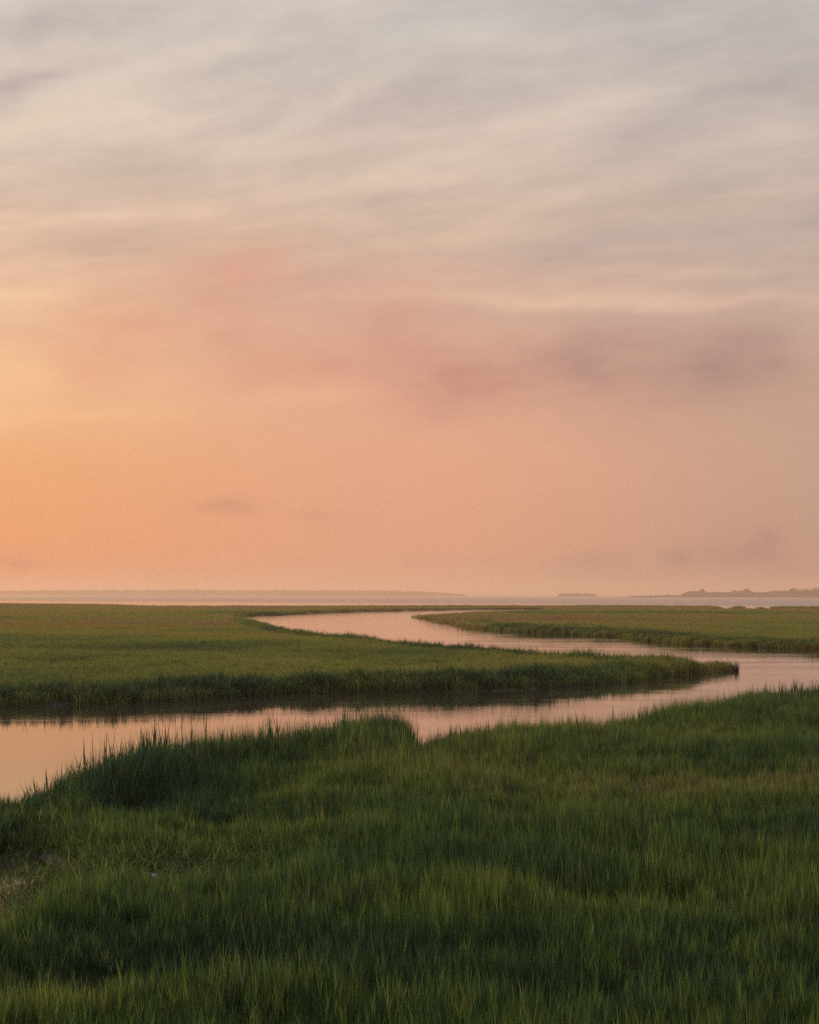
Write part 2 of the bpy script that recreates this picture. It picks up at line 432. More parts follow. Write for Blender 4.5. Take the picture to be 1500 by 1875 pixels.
def grass_material(name, ramp, lo=.50, hi=1.35):
    m, b = material(name)
    t = b.node('ShaderNodeAttribute', attribute_type='INSTANCER', attribute_name='tint').outputs['Fac']
    r = b.node('ShaderNodeAttribute', attribute_type='GEOMETRY', attribute_name='rnd').outputs['Fac']
    k = b.node('ShaderNodeAttribute', attribute_type='GEOMETRY', attribute_name='dry').outputs['Fac']
    tt = b.m('ADD', t, b.m('MULTIPLY', b.m('SUBTRACT', r, .5), .22), clamp=True)
    c = b.ramp(tt, ramp)
    c = b.mix(k, c, (.115, .080, .036))
    c = b.mix(1.0, c, b.xyz(*[b.m('ADD', lo, b.m('MULTIPLY', b.m('POWER', r, 2.5), hi))] * 3), 'MULTIPLY')
    d = b.node('ShaderNodeBsdfDiffuse'); b.put(d.inputs[0], c)
    tr = b.node('ShaderNodeBsdfTranslucent'); b.put(tr.inputs[0], c)
    mx = b.node('ShaderNodeMixShader'); mx.inputs[0].default_value = .46
    b.put(mx.inputs[1], d.outputs[0]); b.put(mx.inputs[2], tr.outputs[0])
    gl = b.node('ShaderNodeBsdfGlossy'); gl.inputs[0].default_value = (.5, .5, .5, 1); gl.inputs['Roughness'].default_value = .55
    m2 = b.node('ShaderNodeMixShader'); m2.inputs[0].default_value = .025
    b.put(m2.inputs[1], mx.outputs[0]); b.put(m2.inputs[2], gl.outputs[0])
    b.put(b.node('ShaderNodeOutputMaterial').inputs[0], m2.outputs[0])
    return m
GRASS = [(0, (.014, .043, .024)), (.25, (.031, .077, .028)), (.5, (.080, .138, .028)), (.72, (.155, .190, .034)), (.9, (.155, .118, .066)), (1, (.15, .105, .07))]
M_GRASS = grass_material('cordgrass_blades', GRASS)
MEADOW = [(0, (.028, .064, .028)), (.28, (.078, .125, .030)), (.52, (.190, .212, .038)), (.76, (.240, .195, .048)), (1, (.215, .130, .066))]
M_MEADOW = grass_material('meadow_blades', MEADOW, .78, .70)
M_GROUND = ground_material(); M_WATER = water_material()

# ------------------------------------------------------------------ ground and water
def build_ground():
    ys = np.concatenate([np.linspace(-40, 14, 10), np.geomspace(15, 130, 330), np.geomspace(130.5, 1500, 330)[1:]])
    nu = 560
    u = np.linspace(-1, 1, nu); ua = np.tan(np.sign(u) * (np.abs(u) ** 1.35) * R(48))
    X = np.outer(np.maximum(ys, 14) + 14, ua); Y = np.repeat(ys[:, None], nu, 1)
    x, y = X.ravel(), Y.ravel()
    sd_ = sdist(x, y)
    z = ground_z(x, y, sd_)
    o = mesh_obj('marsh_ground', np.stack([x, y, z], 1), grid(len(ys), nu), M_GROUND, smooth=True)
    o['kind'] = 'structure'
    q = mesh_obj('creek_bed', [(-12000, -2000, -1), (12000, -2000, -1), (12000, 13000, -1), (-12000, 13000, -1)], [(0, 1, 2, 3)], M_GROUND)
    q['kind'] = 'structure'
build_ground()
def build_water():
    # long sheet with rows closer together near the camera
    ys = [-2000, -100, 0, 60, 120, 300, 700, 1500, 3500, 13000]; xs = [-12000, -2000, -400, -80, 0, 80, 400, 2000, 12000]
    v = [(x, y, 0.0) for y in ys for x in xs]
    n = len(xs)
    f = [(j * n + i, j * n + i + 1, (j + 1) * n + i + 1, (j + 1) * n + i) for j in range(len(ys) - 1) for i in range(n - 1)]
    o = mesh_obj('water', v, f, M_WATER); o['kind'] = 'structure'
build_water()

# ------------------------------------------------------------------ grass
class Ribbons:
    def __init__(s): s.v = []; s.f = []; s.r = []; s.d = []; s.n = 0
    def add(s, p, az, ang, L, droop, w, seg, face, rnd, dry):
        """thin tapering blades, one per row of the arrays"""
        k = len(L)
        t = np.linspace(0, 1, seg + 1)
        pts = np.zeros((k, seg + 1, 3)); pts[:, 0] = p
        cur = ang.copy()
        for i in range(seg):
            st = L / seg
            pts[:, i + 1, 0] = pts[:, i, 0] + np.sin(cur) * np.cos(az) * st
            pts[:, i + 1, 1] = pts[:, i, 1] + np.sin(cur) * np.sin(az) * st
            pts[:, i + 1, 2] = pts[:, i, 2] + np.cos(cur) * st
            cur = cur + droop / seg
        wd = np.stack([np.cos(face), np.sin(face), np.zeros(k)], 1)[:, None, :]
        prof = (w[:, None] * np.maximum(1 - t[None] ** 1.6, .10))[:, :, None] * .5
        A = pts - wd * prof; B = pts + wd * prof
        vv = np.stack([A, B], 2).reshape(-1, 3)
        base = s.n + np.arange(k)[:, None] * (seg + 1) * 2 + np.arange(seg)[None] * 2
        f = np.stack([base, base + 1, base + 3, base + 2], 2).reshape(-1, 4)
        s.v.append(vv); s.f.append(f)
        s.r.append(np.repeat(rnd, (seg + 1) * 2)); s.d.append(np.repeat(dry, (seg + 1) * 2)); s.n += len(vv)
        return pts
    def build(s, name, mat):
        me = bpy.data.meshes.new(name)
        v = np.concatenate(s.v).astype(np.float32); f = np.concatenate(s.f).astype(np.int32)
        me.vertices.add(len(v)); me.vertices.foreach_set('co', v.ravel())
        me.loops.add(f.size); me.loops.foreach_set('vertex_index', f.ravel())
        me.polygons.add(len(f)); me.polygons.foreach_set('loop_start', np.arange(0, f.size, 4, dtype=np.int32))
        me.update(calc_edges=True)
        for nm, arr in (('rnd', s.r), ('dry', s.d)):
            a = me.attributes.new(nm, 'FLOAT', 'POINT'); a.data.foreach_set('value', np.concatenate(arr).astype(np.float32))
        me.materials.append(mat)
        return bpy.data.objects.new(name, me)     # source of the copies, never linked to the scene itself

def tuft(name, seed, n, rad, hmin, hmax, w, leaves, seg, lean=.10, drop=.45, dry_share=.07, wind=.06, nd=.0, mat=None, la=(.22, .6)):
    g = np.random.default_rng(seed); rb = Ribbons()
    rr = rad * np.sqrt(g.random(n)); th = g.random(n) * 6.283
    p = np.stack([rr * np.cos(th), rr * np.sin(th), np.full(n, -.12)], 1)
    H = g.uniform(hmin, hmax, n) * (1 - .25 * (rr / rad) ** 2)
    az = g.random(n) * 6.283; ang = np.abs(g.normal(0, lean, n)) + wind * .3
    rnd = g.random(n); H = H * (.82 + .30 * rnd); dry = (g.random(n) < dry_share).astype(float) * g.uniform(.4, 1, n)
    pts = rb.add(p, az, ang, H * .95, np.full(n, .12), np.full(n, w * .8), max(2, seg), g.random(n) * 6.283, rnd, dry)
    for k in range(leaves):
        t = g.uniform(.18, .80, n)
        idx = np.minimum((t * (pts.shape[1] - 1)).astype(int), pts.shape[1] - 2); fr = t * (pts.shape[1] - 1) - idx
        q = pts[np.arange(n), idx] * (1 - fr)[:, None] + pts[np.arange(n), idx + 1] * fr[:, None]
        a2 = g.random(n) * 6.283
        Ls = H * g.uniform(.30, .55, n)
        rb.add(q, a2, g.uniform(la[0], la[1], n), Ls, g.uniform(drop * .2, drop, n), np.full(n, w) * g.uniform(.8, 1.2, n), seg, a2 + 1.57 + g.normal(0, .5, n),
               np.clip(rnd + g.normal(0, .15, n), 0, 1), np.maximum(dry, (g.random(n) < dry_share).astype(float) * .7))
    return rb.build(name, mat or M_GRASS)

def scatter(name, protos, pos, rotz, tilt, scl, idx, tint, kind='stuff'):
    """one object of grass: copies of a few tufts stood on given points"""
    me = bpy.data.meshes.new(name); n = len(pos)
    me.vertices.add(n); me.vertices.foreach_set('co', np.asarray(pos, np.float32).ravel())
    a = me.attributes.new('rot', 'FLOAT_VECTOR', 'POINT'); a.data.foreach_set('vector', np.stack([tilt[:, 0], tilt[:, 1], rotz], 1).astype(np.float32).ravel())
    a = me.attributes.new('scl', 'FLOAT_VECTOR', 'POINT'); a.data.foreach_set('vector', np.asarray(scl, np.float32).ravel())
    a = me.attributes.new('idx', 'INT', 'POINT'); a.data.foreach_set('value', np.asarray(idx, np.int32))
    a = me.attributes.new('tint', 'FLOAT', 'POINT'); a.data.foreach_set('value', np.asarray(tint, np.float32))
    me.update()
    o = bpy.data.objects.new(name, me); COL.objects.link(o); o['kind'] = kind
    ng = bpy.data.node_groups.new(name, 'GeometryNodeTree')
    ng.interface.new_socket('Geometry', in_out='INPUT', socket_type='NodeSocketGeometry')
    ng.interface.new_socket('Geometry', in_out='OUTPUT', socket_type='NodeSocketGeometry')
    N, Lk = ng.nodes, ng.links
    gi, go = N.new('NodeGroupInput'), N.new('NodeGroupOutput')
    join = N.new('GeometryNodeJoinGeometry')
    for p in protos:
        oi = N.new('GeometryNodeObjectInfo'); oi.inputs['Object'].default_value = p; oi.transform_space = 'ORIGINAL'
        oi.inputs['As Instance'].default_value = True
        Lk.new(oi.outputs['Geometry'], join.inputs[0])
    iop = N.new('GeometryNodeInstanceOnPoints')
    def attr(nm, t):
        q = N.new('GeometryNodeInputNamedAttribute'); q.data_type = t; q.inputs['Name'].default_value = nm; return q.outputs[0]
    Lk.new(gi.outputs[0], iop.inputs['Points']); Lk.new(join.outputs[0], iop.inputs['Instance'])
    iop.inputs['Pick Instance'].default_value = True
    Lk.new(attr('idx', 'INT'), iop.inputs['Instance Index'])
    e2r = N.new('FunctionNodeEulerToRotation'); Lk.new(attr('rot', 'FLOAT_VECTOR'), e2r.inputs[0]); Lk.new(e2r.outputs[0], iop.inputs['Rotation'])
    Lk.new(attr('scl', 'FLOAT_VECTOR'), iop.inputs['Scale'])
    Lk.new(iop.outputs[0], go.inputs[0])
    md = o.modifiers.new('grass', 'NODES'); md.node_group = ng
    return o

NEAR = [tuft('tuft', 11 + i, 26, .27, .72, 1.22, .0094, 4, 4, lean=.040, drop=.22, la=(.05, .24), dry_share=.025) for i in range(7)]
MID = [tuft('tuft', 41 + i, 60, .85, .72, 1.08, .032, 3, 3, lean=.12, mat=M_MEADOW) for i in range(6)]
FAR = [tuft('tuft', 61 + i, 110, 2.7, .70, 1.10, .11, 2, 2, lean=.12, mat=M_MEADOW) for i in range(6)]
SPIKY = [tuft('tuft', 81 + i, 22, .42, .78, 1.22, .021, 6, 4, lean=.09, drop=.35, la=(.18, .5)) for i in range(6)]
STALK = [tuft('tuft', 121 + i, 5, .34, .85, 1.35, .034, 4, 4, lean=.06, drop=.18, la=(.08, .30), dry_share=0) for i in range(6)]
BENT = [tuft('tuft', 101 + i, 24, .40, .55, .95, .014, 5, 5, lean=.55, drop=1.9, dry_share=.15, la=(.4, 1.2)) for i in range(4)]

def tint_field(x, y):
    """kind of growth, plus set dark and bright zones: 0 dark rank green, .6 fresh yellow green, 1 brown seed heads"""
    d = np.hypot(x, y)
    a = N1.fbm(x * .055 + 3, y * .04 + 8, 3); b_ = N2.fbm(x * .013 + 1, y * .010 + 2, 3)
    near = .36 + .46 * (a - .5) * 2 + .20 * (N3.fbm(x * .35, y * .22) - .5) * 2
    far = .47 + .60 * (a - .5) + 1.15 * (b_ - .5) + .5 * (N4.fbm(x * .02, y * .035 + 9, 3) - .5)
    k = np.clip((d - 60) / 60, 0, 1)
    t = near * (1 - k) + far * k
    for px, py, rx, ry, am in PATCHES:  # dark and bright zones of the near marsh, set through the tint
        qx, qy = P(px, py, 1.0)
        t = t + am * np.exp(-(((x - qx) / rx) ** 2 + ((y - qy) / ry) ** 2))
    t = np.where(d < 84, np.clip(t, 0, .62), t)
    # brown seed heads on the flat right of the near marsh, and along the outer marsh
    bx, by = P(1330, 1425, 1.0)
    br = np.exp(-(((x - bx) / 9.5) ** 2 + ((y - by) / 5.0) ** 2))
    bx2, by2 = P(880, 1385, 1.0)
    br = np.maximum(br, .7 * np.exp(-(((x - bx2) / 5) ** 2 + ((y - by2) / 4.5) ** 2)))
    t = t + br * (.80 - t) * .9
    ff = np.clip((d - 165) / 260, 0, 1)
    t = t + ff * (.90 - t) * np.clip((N4.fbm(x * .012, y * .006) - .15) * 1.5, 0, 1)
    return np.clip(t, 0, 1)

TIP = P(1322, 1227, 0)
def taper(x, y): return np.clip(.42 + np.hypot(x - TIP[0], y - TIP[1]) / 4.5, 0, 1)
PATCHES = [(700, 1862, 9, 1.3, -.12), (690, 1340, 2.6, 2.4, -.22), (1050, 1640, 3.2, 1.6, .22), (350, 1830, 4, 1.2, .04), (200, 1705, 3.4, 1.8, -.26), (480, 1720, 2.4, 1.6, -.22), (1300, 1500, 5.5, 2.2, -.22),
           (300, 1440, 7, 3.5, -.20), (880, 1440, 4, 3, .10), (1300, 1345, 14, 4.5, .14), (1420, 1665, 2.4, 1.6, -.18), (780, 1560, 3, 2.0, -.16),
           (620, 1490, 3.0, 2, .10), (560, 1780, 2.0, 1.2, .10), (1180, 1760, 3.0, 1.6, -.12), (520, 1440, 2.0, 2.0, .12), (760, 1410, 2.5, 2.5, .16)]
def place(ymin, ymax, az, per_m2, seed, keep=1.0):
    g = np.random.default_rng(seed)
    tmax = math.tan(az)
    area = tmax * ((ymax + 4) ** 2 - (ymin + 4) ** 2)
    n = int(area * per_m2)
    y = np.sqrt(g.uniform((ymin + 4) ** 2, (ymax + 4) ** 2, n)) - 4
    x = g.uniform(-1, 1, n) * tmax * (y + 4)
    sd_ = sdist(x, y)
    return x, y, sd_, g

def stand(name, protos, x, y, sd_, g, height, wid=1.0, tadd=0.0, tiltamt=.035, label=None, cat=None):
    n = len(x); z = ground_z(x, y, sd_)
    tint = np.clip(tint_field(x, y) + g.normal(0, .045 + .085 * (y < 84), n) + tadd, 0, 1)
    w = wid * g.uniform(.85, 1.15, n)
    o = scatter(name, protos, np.stack([x, y, z], 1), g.random(n) * 6.283, g.normal(0, tiltamt, (n, 2)),
                np.stack([w, w, height], 1), g.integers(0, len(protos), n), tint)
    o['label'] = label; o['category'] = cat
    return o

# --- near marsh, individual stems
x, y, s_, g = place(13.5, 84, R(19), 27.0, 201)
ok = inside(POLY_S, x, y)
hl = hollow(x, y); cv = cove(x, y)
ok &= g.random(len(x)) > np.clip(hl * 1.0 - .1, 0, 1) * .75
ok &= g.random(len(x)) > cv * .945
x, y, s_, hl, cv = (q[ok] for q in (x, y, s_, hl, cv))
def near_height(x, y, s_, hl, cv):
    """rank tall grass along the creek, shorter and lumpy on the flat behind"""
    t = np.clip(1 - s_ / 4.2, 0, 1)
    side = np.clip((4 - x) / 10, 0, 1)                       # the left bank carries the tallest growth
    h = .86 + .42 * (N3.fbm(x * .22 + 5, y * .16 + 2, 3) - .5) * 2 + .28 * (N4.fbm(x * 1.1, y * .8, 2) - .5) * 2
    h = h * (1 - .16 * np.clip((26 - y) / 8, 0, 1))
    h = h + t * (.30 + .30 * side)
    px = CX + x / np.maximum(y, 1) * F + (N3(x * 1.3 + 7, y * .9) - .5) * 50
    up = np.clip((px - 590) / 60, 0, 1) * np.clip((775 - px) / 45, 0, 1) * np.clip(1 - s_ / 7, 0, 1)
    dn = (px > 749) * (px < 880) * np.clip(1 - s_ / 6, 0, 1) * np.clip((880 - px) / 60, 0, 1)
    h = h * (1 - .42 * np.clip((200 - px) / 120, 0, 1) * np.clip((y - 30) / 4, 0, 1) * (px > -400))
    h = h + .16 * up - .25 * dn
    return np.clip(h * (1 - .62 * hl) * (1 - .30 * cv), .22, 1.9)
hh = near_height(x, y, s_, hl, cv) * g.uniform(.88, 1.12, len(x))
stand('cordgrass', NEAR, x, y, s_, g, hh, .86, label='dark green cordgrass filling the near marsh up to the creek', cat='grass')
# --- tall spiky fringe on the near creek bank
x, y, s_, g = place(30, 92, R(20), 9.0, 202)
ok = inside(POLY_S, x, y) & (s_ < 3.2) & (s_ > .05)
ok &= g.random(len(x)) < np.clip(1.15 - s_ / 3.4, 0, 1) * (.35 + .9 * N2(x * .9, y * .9))
x, y, s_ = x[ok], y[ok], s_[ok]
side = np.clip((6 - x) / 12, .0, 1)
px = CX + x / y * F
hh = (.86 + .40 * side + .50 * (N3(x * .9 + 1, y * .6) - .5) + .10 * ((px > 590) & (px < 749)) - .40 * ((px > 749) & (px < 900))) * (1 - .38 * np.clip((200 - px) / 120, 0, 1)) * g.uniform(.85, 1.15, len(x))
stand('cordgrass_fringe', SPIKY, x, y, s_, g, hh, 1.0, tadd=-.10, label='tall spiky cordgrass along the near creek bank', cat='grass')
x, y, s_, g = place(30, 92, R(20), 5.0, 212)
ok = inside(POLY_S, x, y) & (s_ < 2.2) & (s_ > .0)
ok &= g.random(len(x)) < np.clip(N4(x * 1.1 + 3, y * .8) * 2.6 - 1.0 + .55 * ((CX + x / y * F > 600) & (CX + x / y * F < 749)), .05, 1)
x, y, s_ = x[ok], y[ok], s_[ok]
px = CX + x / y * F; side = np.clip((6 - x) / 12, .0, 1)
hh = (1.28 + .40 * side - .35 * ((px > 752) & (px < 900))) * g.uniform(.85, 1.12, len(x)) * (1 - .38 * np.clip((200 - px) / 120, 0, 1))
stand('cordgrass_stalks', STALK, x, y, s_, g, hh, 1.0, tadd=-.15, label='stiff separate cordgrass stalks standing against the bright creek water', cat='grass')
# --- wind-laid grass beside the wet hollow at the lower left
cx_, cy_ = P(265, 1560, .8)
n = 420; g = np.random.default_rng(203)
x = cx_ + g.normal(0, 1.25, n); y = cy_ + g.normal(0, 1.5, n); s_ = np.full(n, 3.0)
stand('bent_grass', BENT, x, y, s_, g, g.uniform(.7, 1.15, n), 1.1, tadd=.02, tiltamt=.25, label='tangled bent grass beside the wet hollow at the lower left', cat='grass')
# --- middle marsh across the creek
x, y, s_, g = place(84, 320, R(19), 2.3, 204)
ok = s_ > -.15; x, y, s_ = x[ok], y[ok], s_[ok]
t = np.clip(1 - s_ / 7, 0, 1)
hh = taper(x, y) * (.74 + .36 * (N3.fbm(x * .10 + 5, y * .07 + 2, 3) - .5) * 2 + .20 * t + .12 * (N4.fbm(x * .5, y * .3, 2) - .5)) * g.uniform(.88, 1.12, len(x))
stand('cordgrass_meadow', MID, x, y, s_, g, hh, 1.0, label='yellow green cordgrass meadow on the tongue across the creek', cat='grass')
x, y, s_, g = place(90, 330, R(19), 2.2, 205)
ok = (s_ > 0) & (s_ < 3.6) ; x, y, s_ = x[ok], y[ok], s_[ok]
hh = taper(x, y) * (1.0 + .50 * (N2(x * .35, y * .25) - .5)) * g.uniform(.85, 1.15, len(x))
stand('cordgrass_bank', SPIKY, x, y, s_, g, hh, 1.7, tadd=-.16, label='taller cordgrass along the far creek banks, its backlit face tinted dark', cat='grass')  # shade of the backlit bank face put into the tint
# --- outer marsh
x, y, s_, g = place(300, 1130, R(18), .13, 206)
ok = s_ > -.5; x, y, s_ = x[ok], y[ok], s_[ok]
t = np.clip(1 - s_ / 14, 0, 1)
hh = (.86 + .30 * (N3.fbm(x * .04 + 5, y * .02 + 2, 3) - .5) * 2 + .25 * t) * g.uniform(.85, 1.15, len(x))
stand('outer_marsh_grass', FAR, x, y, s_, g, hh, 1.0, label='olive brown grass of the outer marsh before the open sound', cat='grass')

# ------------------------------------------------------------------ far shores
def leaf_material(name, c1, c2):
    m, b = material(name)
    g = b.node('ShaderNodeNewGeometry').outputs['Position']
    c = b.mix(b.noise(g, .12, 3, .6), c1, c2)
    d = b.node('ShaderNodeBsdfDiffuse'); b.put(d.inputs[0], c)
    tr = b.node('ShaderNodeBsdfTranslucent'); b.put(tr.inputs[0], c)
    mx = b.node('ShaderNodeMixShader'); mx.inputs[0].default_value = .25
    b.put(mx.inputs[1], d.outputs[0]); b.put(mx.inputs[2], tr.outputs[0])
    b.put(b.node('ShaderNodeOutputMaterial').inputs[0], mx.outputs[0])
    return m
M_LEAF = leaf_material('oak_leaves', (.030, .045, .020), (.060, .070, .030))
M_BARK = leaf_material('bark', (.06, .05, .04), (.09, .075, .06))

def leaf_cards(g, cx, cy, cz, rx, ry, rz, n, size):
    """n ragged leaf clumps spread through a crown, thinner toward its outside"""
    d = g.normal(0, 1, (n, 3)); d /= np.linalg.norm(d, axis=1)[:, None]
    r = g.random(n) ** .45
    lump = 1 + .28 * np.sin(d[:, 0] * 5 + cx) * np.sin(d[:, 2] * 6 + cy)
    c = np.stack([cx + d[:, 0] * rx * r * lump, cy + d[:, 1] * ry * r * lump, cz + d[:, 2] * rz * r * lump], 1)
    a = g.normal(0, 1, (n, 3)); a /= np.linalg.norm(a, axis=1)[:, None]
    b_ = np.cross(a, g.normal(0, 1, (n, 3))); b_ /= np.linalg.norm(b_, axis=1)[:, None]
    s = size * g.uniform(.6, 1.3, n)[:, None]
    v = np.stack([c - a * s, c - b_ * s * .7, c + a * s, c + b_ * s * .7], 1).reshape(-1, 3)
    return v
def interp(prof, px): return float(np.interp(px, [p[0] for p in prof], [p[1] for p in prof]))

def wood(name, prof, dist, depth, seed, label, step=1.6, size=2.6, n=60):
    g = np.random.default_rng(seed); V = []
    px = prof[0][0]
    while px < prof[-1][0]:
        px += step * g.uniform(.5, 1.3)
        hz_ = HY + ROLL * (px - CX)
        top = interp(prof, px)
        H = (hz_ - top) * dist / F + CAMZ
        H *= g.uniform(.80, 1.02)
        if H < 1.5: continue
        y = dist + g.uniform(0, depth); x = (px - CX) / F * y
        rx = H * g.uniform(.28, .42)
        V.append(leaf_cards(g, x, y, H * .60, rx, rx, H * .40, n, size))
        V.append(leaf_cards(g, x + g.normal(0, rx * .6), y - 2, H * .22, rx * 1.1, rx * .8, H * .22, n // 2, size))
    v = np.concatenate(V)
    o = mesh_obj(name, v, np.arange(len(v)).reshape(-1, 4), M_LEAF)
    o['kind'] = 'stuff'; o['label'] = label; o['category'] = 'wood'
def shore_strip(name, px0, px1, dist, depth, h=.8):
    n = 90; v = []; f = []
    for i in range(n + 1):
        t = i / n; px = px0 + (px1 - px0) * t
        e = min(1, min(t, 1 - t) * 8) ** .5
        yf = dist - 25 * e * (1 + .8 * N2(np.array([t * 9.]), np.array([dist * .01]))[0]); yb = dist + depth
        for yy, zz in ((yf, -.4), (yf + 6, h * e), (yb, h * e), (yb + 6, -.4)):
            v.append(((px - CX) / F * dist, yy, zz))
    for i in range(n):
        for k in range(3): f.append((i * 4 + k, i * 4 + 4 + k, i * 4 + 5 + k, i * 4 + 1 + k))
    o = mesh_obj(name, v, f, M_GROUND); o['kind'] = 'structure'
R_PROF = [(1246, 1091.2), (1252, 1087), (1258, 1082), (1275, 1081.5), (1286, 1081), (1295, 1083.2), (1330, 1083.8), (1345, 1082), (1358, 1081), (1366, 1080.5), (1376, 1081.5), (1384, 1084),
          (1400, 1082.5), (1430, 1080), (1455, 1078.5), (1475, 1078.5), (1490, 1076.5), (1510, 1075), (1600, 1076), (1750, 1078)]
L_PROF = [(-260, 1081), (0, 1081.5), (120, 1080), (270, 1079.5), (330, 1078), (400, 1079.5), (520, 1080), (600, 1080.5), (700, 1080), (760, 1082), (800, 1084), (830, 1086.5), (850, 1089)]
shore_strip('far_shore', 1130, 1800, 5600, 260)
wood('far_wood', R_PROF, 5620, 160, 301, 'hazy tree line on the far shore at the right', step=1.5)
shore_strip('distant_shore', -320, 862, 9400, 500)
wood('distant_wood', L_PROF, 9450, 300, 302, 'faint long tree line low on the horizon at the left', step=2.2, size=4.5, n=70)
shore_strip('sand_spit', 996, 1098, 7600, 160)
wood('island_wood', [(1022, 1088.5), (1028, 1086.3), (1050, 1085.8), (1075, 1086.2), (1086, 1087), (1090, 1089)], 7640, 60, 303, 'small low wooded island in the middle of the far water', step=1.3, size=3)
shore_strip('low_spit', 1098, 1150, 7000, 80, .6)
wood('shore_scrub', [(1150, 1090.6), (1200, 1090.2), (1216, 1089.2), (1250, 1089.4)], 5640, 60, 304, 'low scrub along the far spit beside the tree line', step=1.6, size=1.5, n=30)

def far_tree(px, top, dist, wide, label, seed):
    g = np.random.default_rng(seed)
    H = (HY + ROLL * (px - CX) - top) * dist / F + CAMZ
    x = (px - CX) / F * dist
    e = bpy.data.objects.new('tree', None); COL.objects.link(e); e.location = (x, dist, .7)
    e['label'] = label; e['category'] = 'tree'; e['group'] = 'trees standing out of the far tree line'
    # tapered trunk that forks into limbs
    V, Fc = [], []
    def limb(p, q, r0, r1):
        p, q = Vector(p), Vector(q); d = (q - p).normalized(); u_ = d.orthogonal().normalized(); w_ = d.cross(u_); k0 = len(V)
        for c, r in ((p, r0), (q, r1)):
            for k in range(7):
                a = k / 7 * 6.283; V.append(tuple(c + (u_ * math.cos(a) + w_ * math.sin(a)) * r))
        for k in range(7): Fc.append((k0 + k, k0 + (k + 1) % 7, k0 + 7 + (k + 1) % 7, k0 + 7 + k))
    limb((0, 0, -.5), (.2, 0, H * .4), H * .03, H * .02)
    tips = []
    for k in range(6):
        a = k * 1.05 + g.random(); q = (math.cos(a) * wide * .55, math.sin(a) * wide * .5, H * g.uniform(.55, .82))
        limb((.2, 0, H * g.uniform(.3, .4)), q, H * .013, H * .005); tips.append(q)
    mesh_obj('trunk', V, Fc, M_BARK, e)
    cr = [leaf_cards(g, q[0], q[1], q[2] * .96, wide * .5, wide * .5, H * .20, 110, H * .05) for q in tips]
    cr.append(leaf_cards(g, 0, 0, H * .78, wide * .55, wide * .55, H * .22, 200, H * .05))
    v = np.concatenate(cr); mesh_obj('crown', v, np.arange(len(v)).reshape(-1, 4), M_LEAF, e)
far_tree(1286, 1078.0, 5610, 7, 'narrow hazy tree rising near the left end of the right tree line', 1)
far_tree(1366, 1077.6, 5610, 14, 'broad rounded tree standing up in the middle of the right tree line', 2)
far_tree(1345, 1080.2, 5610, 8, 'smaller tree just left of the broad rounded one', 3)
far_tree(1452, 1077.0, 5612, 11, 'wide hazy tree right of the broad rounded one in the right tree line', 4)
far_tree(1222, 1088.0, 5650, 4, 'tiny lone tree on the low spit left of the right tree line', 5)
far_tree(1250, 1086.0, 5620, 4, 'small tree at the very left end of the right tree line', 6)

def mast():
    px, dist = 657, 9400
    x = (px - CX) / F * dist; H = (HY + ROLL * (px - CX) - 1066.5) * dist / F + CAMZ
    e = bpy.data.objects.new('radio_mast', None); COL.objects.link(e); e.location = (x, dist, .8)
    e['label'] = 'thin hazy mast standing above the faint left tree line'; e['category'] = 'mast'
    m, b = material('mast_steel'); p = b.node('ShaderNodeBsdfPrincipled'); p.inputs['Base Color'].default_value = (.18, .16, .16, 1); p.inputs['Roughness'].default_value = .6
    b.put(b.node('ShaderNodeOutputMaterial').inputs[0], p.outputs[0])
    def tube(V, Fc, p, q, r):
        p, q = Vector(p), Vector(q); d = (q - p).normalized(); u_ = d.orthogonal().normalized(); w_ = d.cross(u_); k0 = len(V)
        for c in (p, q):
            for k in range(5):
                a = k / 5 * 6.283; V.append(tuple(c + (u_ * math.cos(a) + w_ * math.sin(a)) * r))
        for k in range(5): Fc.append((k0 + k, k0 + (k + 1) % 5, k0 + 5 + (k + 1) % 5, k0 + 5 + k))
    V, Fc = [], []
    c3 = [(math.cos(a), math.sin(a)) for a in (0, 2.094, 4.189)]
    for c in c3: tube(V, Fc, (c[0] * 1.6, c[1] * 1.6, 0), (c[0] * .9, c[1] * .9, H * .9), .32)
    n = 22
    for i in range(n):
        z0, z1 = H * .9 * i / n, H * .9 * (i + 1) / n
        r0, r1 = 1.6 - .7 * i / n, 1.6 - .7 * (i + 1) / n
        for k in range(3):
            a, b_ = c3[k], c3[(k + 1) % 3]
            tube(V, Fc, (a[0] * r0, a[1] * r0, z0), (b_[0] * r1, b_[1] * r1, z1), .16)
    mesh_obj('lattice', V, Fc, m, e)
    V, Fc = [], []; tube(V, Fc, (0, 0, H * .88), (0, 0, H), .35); mesh_obj('antenna', V, Fc, m, e)
mast()

# ------------------------------------------------------------------ small things in the near marsh
def straw_material(name, c1, c2):
    m, b = material(name)
    r = b.node('ShaderNodeAttribute', attribute_type='GEOMETRY', attribute_name='rnd').outputs['Fac']
    c = b.mix(r, c1, c2)
    d = b.node('ShaderNodeBsdfDiffuse'); b.put(d.inputs[0], c)
    b.put(b.node('ShaderNodeOutputMaterial').inputs[0], d.outputs[0]); return m
M_STRAW = straw_material('dead_straw', (.07, .05, .035), (.20, .145, .10))

